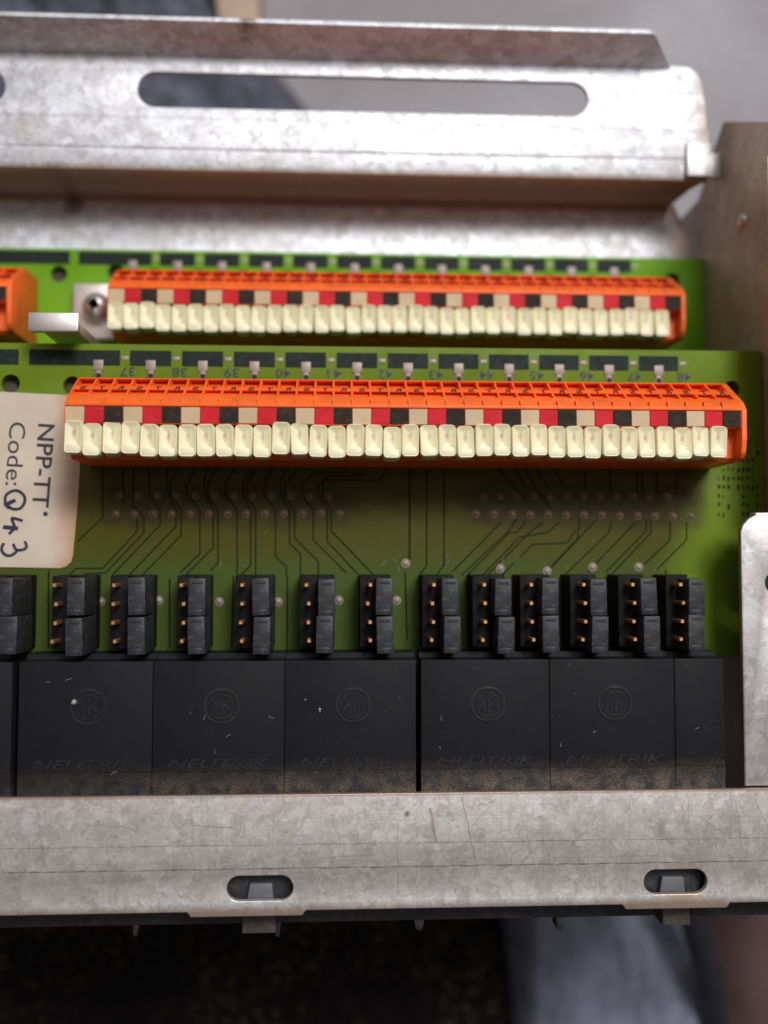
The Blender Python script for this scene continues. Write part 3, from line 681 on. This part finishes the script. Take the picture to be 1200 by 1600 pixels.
def terminal_block(dx, dy, dz, i0, seed, label, lever_src=None):
    rr = random.Random(seed); n0, n1 = i0, 36
    xa = X0 + SP * n0; xb = X0 + SP * 36
    loc = (dx, dy, dz)
    b = bmesh.new()
    # body
    body = [(FRONT, 0), (FRONT, 9.6), (FRONT + .5, 10.3), (18.6, 10.5), (18.7, 12.6), (20.7, 12.7), (21.2, 9.0), (REAR - 1.6, 4.0), (REAR - .3, 3.0), (REAR - .3, 0)]
    prism(b, body, xa + .05, xb + .1, 'x')
    # end cap at the right, rounded
    cap = [(FRONT, 0.0), (FRONT, 11.2), (FRONT + .3, 12.1), (FRONT + 1.0, 12.75), (17, 13.05), (RIDGE, 13.25), (22.15, 12.4), (REAR, 6.6), (REAR, 0)]
    prism(b, cap, xb + .1, xb + .8, 'x', r=.12)
    if i0 == 0: prism(b, [(18.6, 0), (18.6, 13.0), (RIDGE, 13.1), (22.1, 12.2), (REAR, 6.6), (REAR, 0)], xa - .12, xa + .1, 'x', r=.05)
    # ledge the markers lie on, and ridge rim
    prism(b, [(18.62, 12.0), (18.62, 12.95), (20.85, 12.95), (20.95, 13.2), (21.3, 13.22), (22.15, 12.35), (22.0, 11.2)], xa, xb + .1, 'x', r=.04)
    # sloping wire entry face with two rows of pockets
    A = Vector((0, REAR, 6.6)); B = Vector((0, 22.1, 12.33)); dv = B - A; nrm = Vector((0, dv.z, -dv.y)).normalized() * 1.0
    if nrm.z < 0: nrm = -nrm
    vs_ = [0, .05, .42, .58, .82, 1.0]
    us = []
    for i in range(n0, n1):
        us += [(X0 + SP * i, 0), (X0 + SP * i + .14, 1), (X0 + SP * (i + 1) - .14, 0)]
    us.append((X0 + SP * 36 + .12, 0))
    def pt(u, v, d=0): return Vector((u, 0, 0)) + A + dv * v - nrm * d
    for (ua, k), (ub, _) in zip(us, us[1:]):
        for r_, (va, vb) in enumerate(zip(vs_, vs_[1:])):
            c = [pt(ua, va), pt(ub, va), pt(ub, vb), pt(ua, vb)]
            if k and r_ in (1, 3):
                m = .09; vm = (vb - va) * .1; d = .42 if r_ == 1 else .28
                d = Vector((0, 0, 1.8 if r_ == 1 else 1.1)); c2 = [pt(ua + m, va + vm) - d, pt(ub - m, va + vm) - d, pt(ub - m, vb - vm) - d, pt(ua + m, vb - vm) - d]
                V = [b.verts.new(p) for p in c]; W = [b.verts.new(p) for p in c2]
                for i in range(4): b.faces.new((V[i], V[(i + 1) % 4], W[(i + 1) % 4], W[i]))
                b.faces.new(W)
            else:
                b.faces.new([b.verts.new(p) for p in c])
    for i in range(n0, n1 + 1):      # thin seams between the segments
        if n0 < i < n1: box(b, X0 + SP * i - .06, X0 + SP * i + .04, 20.9, 22.1, 12.2, 13.25, r=.02)
    bmesh.ops.remove_doubles(b, verts=b.verts[:], dist=1e-4)
    t = obj('terminal_block', b, M['orange'], panel, 30, loc); t['label'] = label
    # letters
    q = bmesh.new(); ey = -(dv.normalized()); 
    for i in range(n0, n1):
        c = pt(X0 + SP * (i + .5) + .1, .50); ex = Vector((-1, 0, 0)); eyy = dv.normalized()
        o_ = c + Vector((.42, 0, 0)) - eyy * (-.55) + nrm * .02
        put_text(q, 'STR'[i % 3], o_, (-1, 0, 0), -eyy, .85, 1.1, .02, nz=nrm.normalized(), bold=.02)
    obj('lettering', q, M['inkblack'], t)
    # coloured markers
    for i in range(n0, n1):
        q = bmesh.new(); x = X0 + SP * i
        box(q, x + .03, x + SP - .03, 18.72 + rr.uniform(-.05, .05), 20.82, 12.96, 13.12, r=.04, seg=1)
        obj('colour_marker', q, M[('mk_beige', 'mk_red', 'mk_black')[i % 3]], t)
    # levers
    src = lever_src
    for i in range(n0, 36):
        x = -34.45 + 2.46 * i; yy = 16.55 + rr.uniform(-.26, .2)
        lp = (x + rr.uniform(-.03, .03), yy, 13.4 + rr.uniform(-.2, .15))
        ro = (rr.uniform(-.11, .08), rr.uniform(-.07, .07) + .0016 * i, rr.uniform(-.045, .045))
        if src is None:
            src = obj('lever', make_lever(), M['cream'], t, 50); src.location = Vector(lp) * S; src.rotation_euler = ro
        else: dup(src, t, lp, ro)
    return t, src
t1, lev = terminal_block(0, 0, 0, 0, 11, 'front orange terminal block with cream levers, nearest and sharpest')
t2, _ = terminal_block(0.1, 22.05, -22, 0, 12, 'rear orange terminal block with cream levers on the lower board', lev)
t3, _ = terminal_block(-105.9, 22.05, -22, 32, 13, 'end of another orange terminal block cut off by the left picture edge', lev)

# ---- metal bar and screwed bracket between the rear blocks
bm = bmesh.new(); box(bm, -42.9, -36.0, 32.5, 35.15, 4.7, 6.0, r=.18); box(bm, -41.6, -36.6, 33.0, 34.4, -21.9, 4.8)
obj('standoff_bar', bm, M['steel'], panel)
bm = bmesh.new(); box(bm, -43.9, -37.0, 37.6, 46.9, -21.95, -19.8, r=.3)
mb = obj('mounting_bracket', bm, M['dull_steel'], panel)
bm = bmesh.new(); c = Vector((-39.6, 42.6, 0))
dome(bm, c.x, c.y, -18.9, 2.4, 2.5, 28); cyl(bm, c.x, c.y, -19.85, -18.7, 2.4, n=28)
scr = obj('screw', bm, M['steel'], mb, 60)
bm = bmesh.new()
for a in (0, math.pi / 2): box(bm, -.75, .75, -.62, .62, -16.95, -16.36, mtx=Matrix.Translation((c.x, c.y, 0)) @ Matrix.Rotation(a + .6, 4, 'Z'))
cyl(bm, c.x, c.y, -16.9, -16.5, .75, n=12)
obj('screw_recess', bm, M['dark'], scr)

# ---- jack housings
def jack(x0, x1, deco=True, seed=0):
    rr = random.Random(seed)
    b = bmesh.new()
    prism(b, [(-12.2, .05), (-12.2, 4.6), (-12.95, 4.9), (-12.95, 7.85), (-13.1, 8.0), (-27.6, 8.0), (-27.8, 7.9), (-44.8, 7.3), (-44.8, .05)], x0, x1, 'x', r=.07)  # black rear step added as the dark strip of shade behind the jacks
    j = obj('jack_housing', b, M['jack'], panel, 35)
    if not deco: return j
    cx = (x0 + x1) / 2 + .35; cy = -19.05; z0, z1 = 7.98, 8.10
    b = sheet(circle(cx, cy, 2.45, 40), [circle(cx, cy, 2.1, 40)], z0, z1, bev=.03)
    def arc(r, a0, a1, wd=.22):
        ribbon(b, [(cx + r * math.cos(math.radians(a0 + (a1 - a0) * i / 14)), cy + r * math.sin(math.radians(a0 + (a1 - a0) * i / 14))) for i in range(15)], wd, z0, z1 - .02)
    arc(1.6, 40, 150); arc(1.65, 205, 330)
    for ln in ([(-1.35, .85), (-.45, .35), (-.45, -1.5)], [(.1, 1.0), (.1, -1.5)], [(.1, -.05), (1.25, .75)], [(.35, .2), (1.35, -.55)], [(-1.3, -.6), (-.45, .35)]):
        ribbon(b, [(cx + a, cy + c_) for a, c_ in ln], .2, z0, z1 - .02)
    obj('emblem', b, M['relief'], j, 40)
    b = bmesh.new(); lx = x0 + 1.9
    put_text(b, 'NEUTRIK', (lx, -27.3, z0), (1, 0, 0), (0, 1, 0), 13.9, 1.25, .13, shear=.3, bold=.015)
    obj('embossed_name', b, M['relief'], j, None)
    return j
for i, (a, c) in enumerate([(-42.45, -24.72), (-24.62, -7.0), (-6.92, 10.9), (11.62, 29.3), (29.4, 46.8)]): jack(a, c, True, i)
jack(-60.5, -43.35, False, 8); jack(46.9, 53.8, False, 9)

# ---- pin headers and jumper caps
PX = [None, 85, 178, 285, 378, 481, 577, 677, 757, 833, 913, 990, 1066]
CAPX = [(8, 12), (116, 118), (211, 213), (305, 306), (408, 410), (508, 508), (601, 600), (702, 705), (786, 789), (860, 861), (937, 938), (1013, 1018), (1088, 1087)]
names = ['cut by the left picture edge', 'below the paper label', 'third pair from the left', 'fourth pair from the left', 'fifth pair from the left', 'sixth pair from the left', 'seventh pair, last before the wide gap',
         'eighth pair from the left', 'sixth pair from the right end', 'fourth pair before the right end', 'third pair from the right end', 'second pair from the right end', 'last pair at the right end']
names = ['in the pair cut off by the left picture edge', 'in the pair just below the paper label', 'in the third pair from the left', 'in the fourth pair from the left', 'in the fifth pair from the left',
         'in the sixth pair from the left', 'in the seventh pair from the left', 'in the sixth pair from the right', 'in the fifth pair from the right', 'in the fourth pair from the right',
         'in the third pair from the right', 'in the second pair from the right', 'in the last pair at the right']
capmesh = None; rr = random.Random(21)
ROW = [(-2.72), (-5.26), (-7.8), (-10.28)]
for k_ in range(13):
    cxm = U((CAPX[k_][0] + CAPX[k_][1]) / 2, 930, 9).x
    pinx = U(PX[k_], 912, 8.6).x if PX[k_] else cxm - 2.4
    b = bmesh.new(); bw = 1.3
    box(b, pinx - bw, cxm + 1.25, -11.6, -1.35, .02, 2.5, r=.12)
    box(b, pinx - 1.22, pinx + 1.2, -11.5, -1.45, 2.4, 5.4, r=.15)
    h = obj('pin_header', b, M['header'], panel)
    for y in ROW:
        b = bmesh.new(); lean = rr.uniform(-.04, .04)
        box(b, -.28, .28, -.28, .28, 0, 6.1 + rr.uniform(-.2, .2), r=.1, seg=1, mtx=Matrix.Translation((pinx, y, 2.45)) @ Matrix.Rotation(lean, 4, 'Y'))
        obj('pin', b, M['gold'], h, None)
    for r_ in range(2):
        x = U(CAPX[k_][r_], 930, 9.4).x; yc = (-4.3, -9.45)[r_] + rr.uniform(-.08, .08)
        if capmesh is None:
            b = bmesh.new(); box(b, -1.16, 1.16, -2.52, 2.52, 0, 6.9, r=.16, seg=2)
            box(b, -.75, .75, 1.7, 2.2, 6.85, 6.915, r=.02); box(b, -.75, .75, -2.2, -1.7, 6.85, 6.915, r=.02)
            c = obj('jumper_cap', b, M['black'], None, 40); capmesh = c
        else:
            c = capmesh.copy(); COL.objects.link(c)
        c.location = Vector((x, yc, 2.53)) * S; c.rotation_euler = (rr.uniform(-.02, .02), rr.uniform(-.03, .03), rr.uniform(-.03, .03))
        tag(c, ('upper ' if r_ == 0 else 'lower ') + 'black jumper cap ' + names[k_], 'jumper cap', 'black jumper caps on the pin headers')

# ---- lint lying on the housings (nobody could count it)
bm = bmesh.new(); rr = random.Random(5)
def fleck(px, py, z, r):
    p = U(px, py, z); b = bmesh.new(); bmesh.ops.create_icosphere(b, subdivisions=1, radius=1)
    for v in b.verts: v.co = Vector((p.x + v.co.x * r * rr.uniform(.6, 1.2), p.y + v.co.y * r * rr.uniform(.6, 1.2), z + .03 + v.co.z * r * .5))
    merge(bm, b)
def fibre(px, py, z, ln):
    p = U(px, py, z); a = rr.uniform(0, 6.3); pts = []; q = Vector((p.x, p.y))
    for i in range(7):
        pts.append(tuple(q)); q = q + Vector((math.cos(a), math.sin(a))) * ln / 6; a += rr.uniform(-.7, .7)
    ribbon(bm, pts, rr.uniform(.02, .04), z + .01, z + .03)
fleck(115, 1097, 8.0, .42); fleck(500, 1108, 8, .2); fleck(477, 1093, 8, .12); fleck(500, 1112, 8, .12)
for i in range(60): fleck(rr.uniform(30, 1110), rr.uniform(1040, 1225), 8.0, rr.uniform(.015, .04))
for i in range(14): fibre(rr.uniform(40, 1100), rr.uniform(1045, 1215), 8.0, rr.uniform(.4, 1.0))
for i in range(14): fibre(rr.uniform(130, 1120), rr.uniform(860, 905), 0.04, rr.uniform(.6, 1.6))
for i in range(10): fleck(rr.uniform(130, 1150), rr.uniform(740, 1010), .04, rr.uniform(.05, .12))
obj_lint = obj('lint', bm, M['lint'], None, None)
tag(obj_lint, 'pale lint and dust specks scattered over the black jack housings', 'lint', kind='stuff')
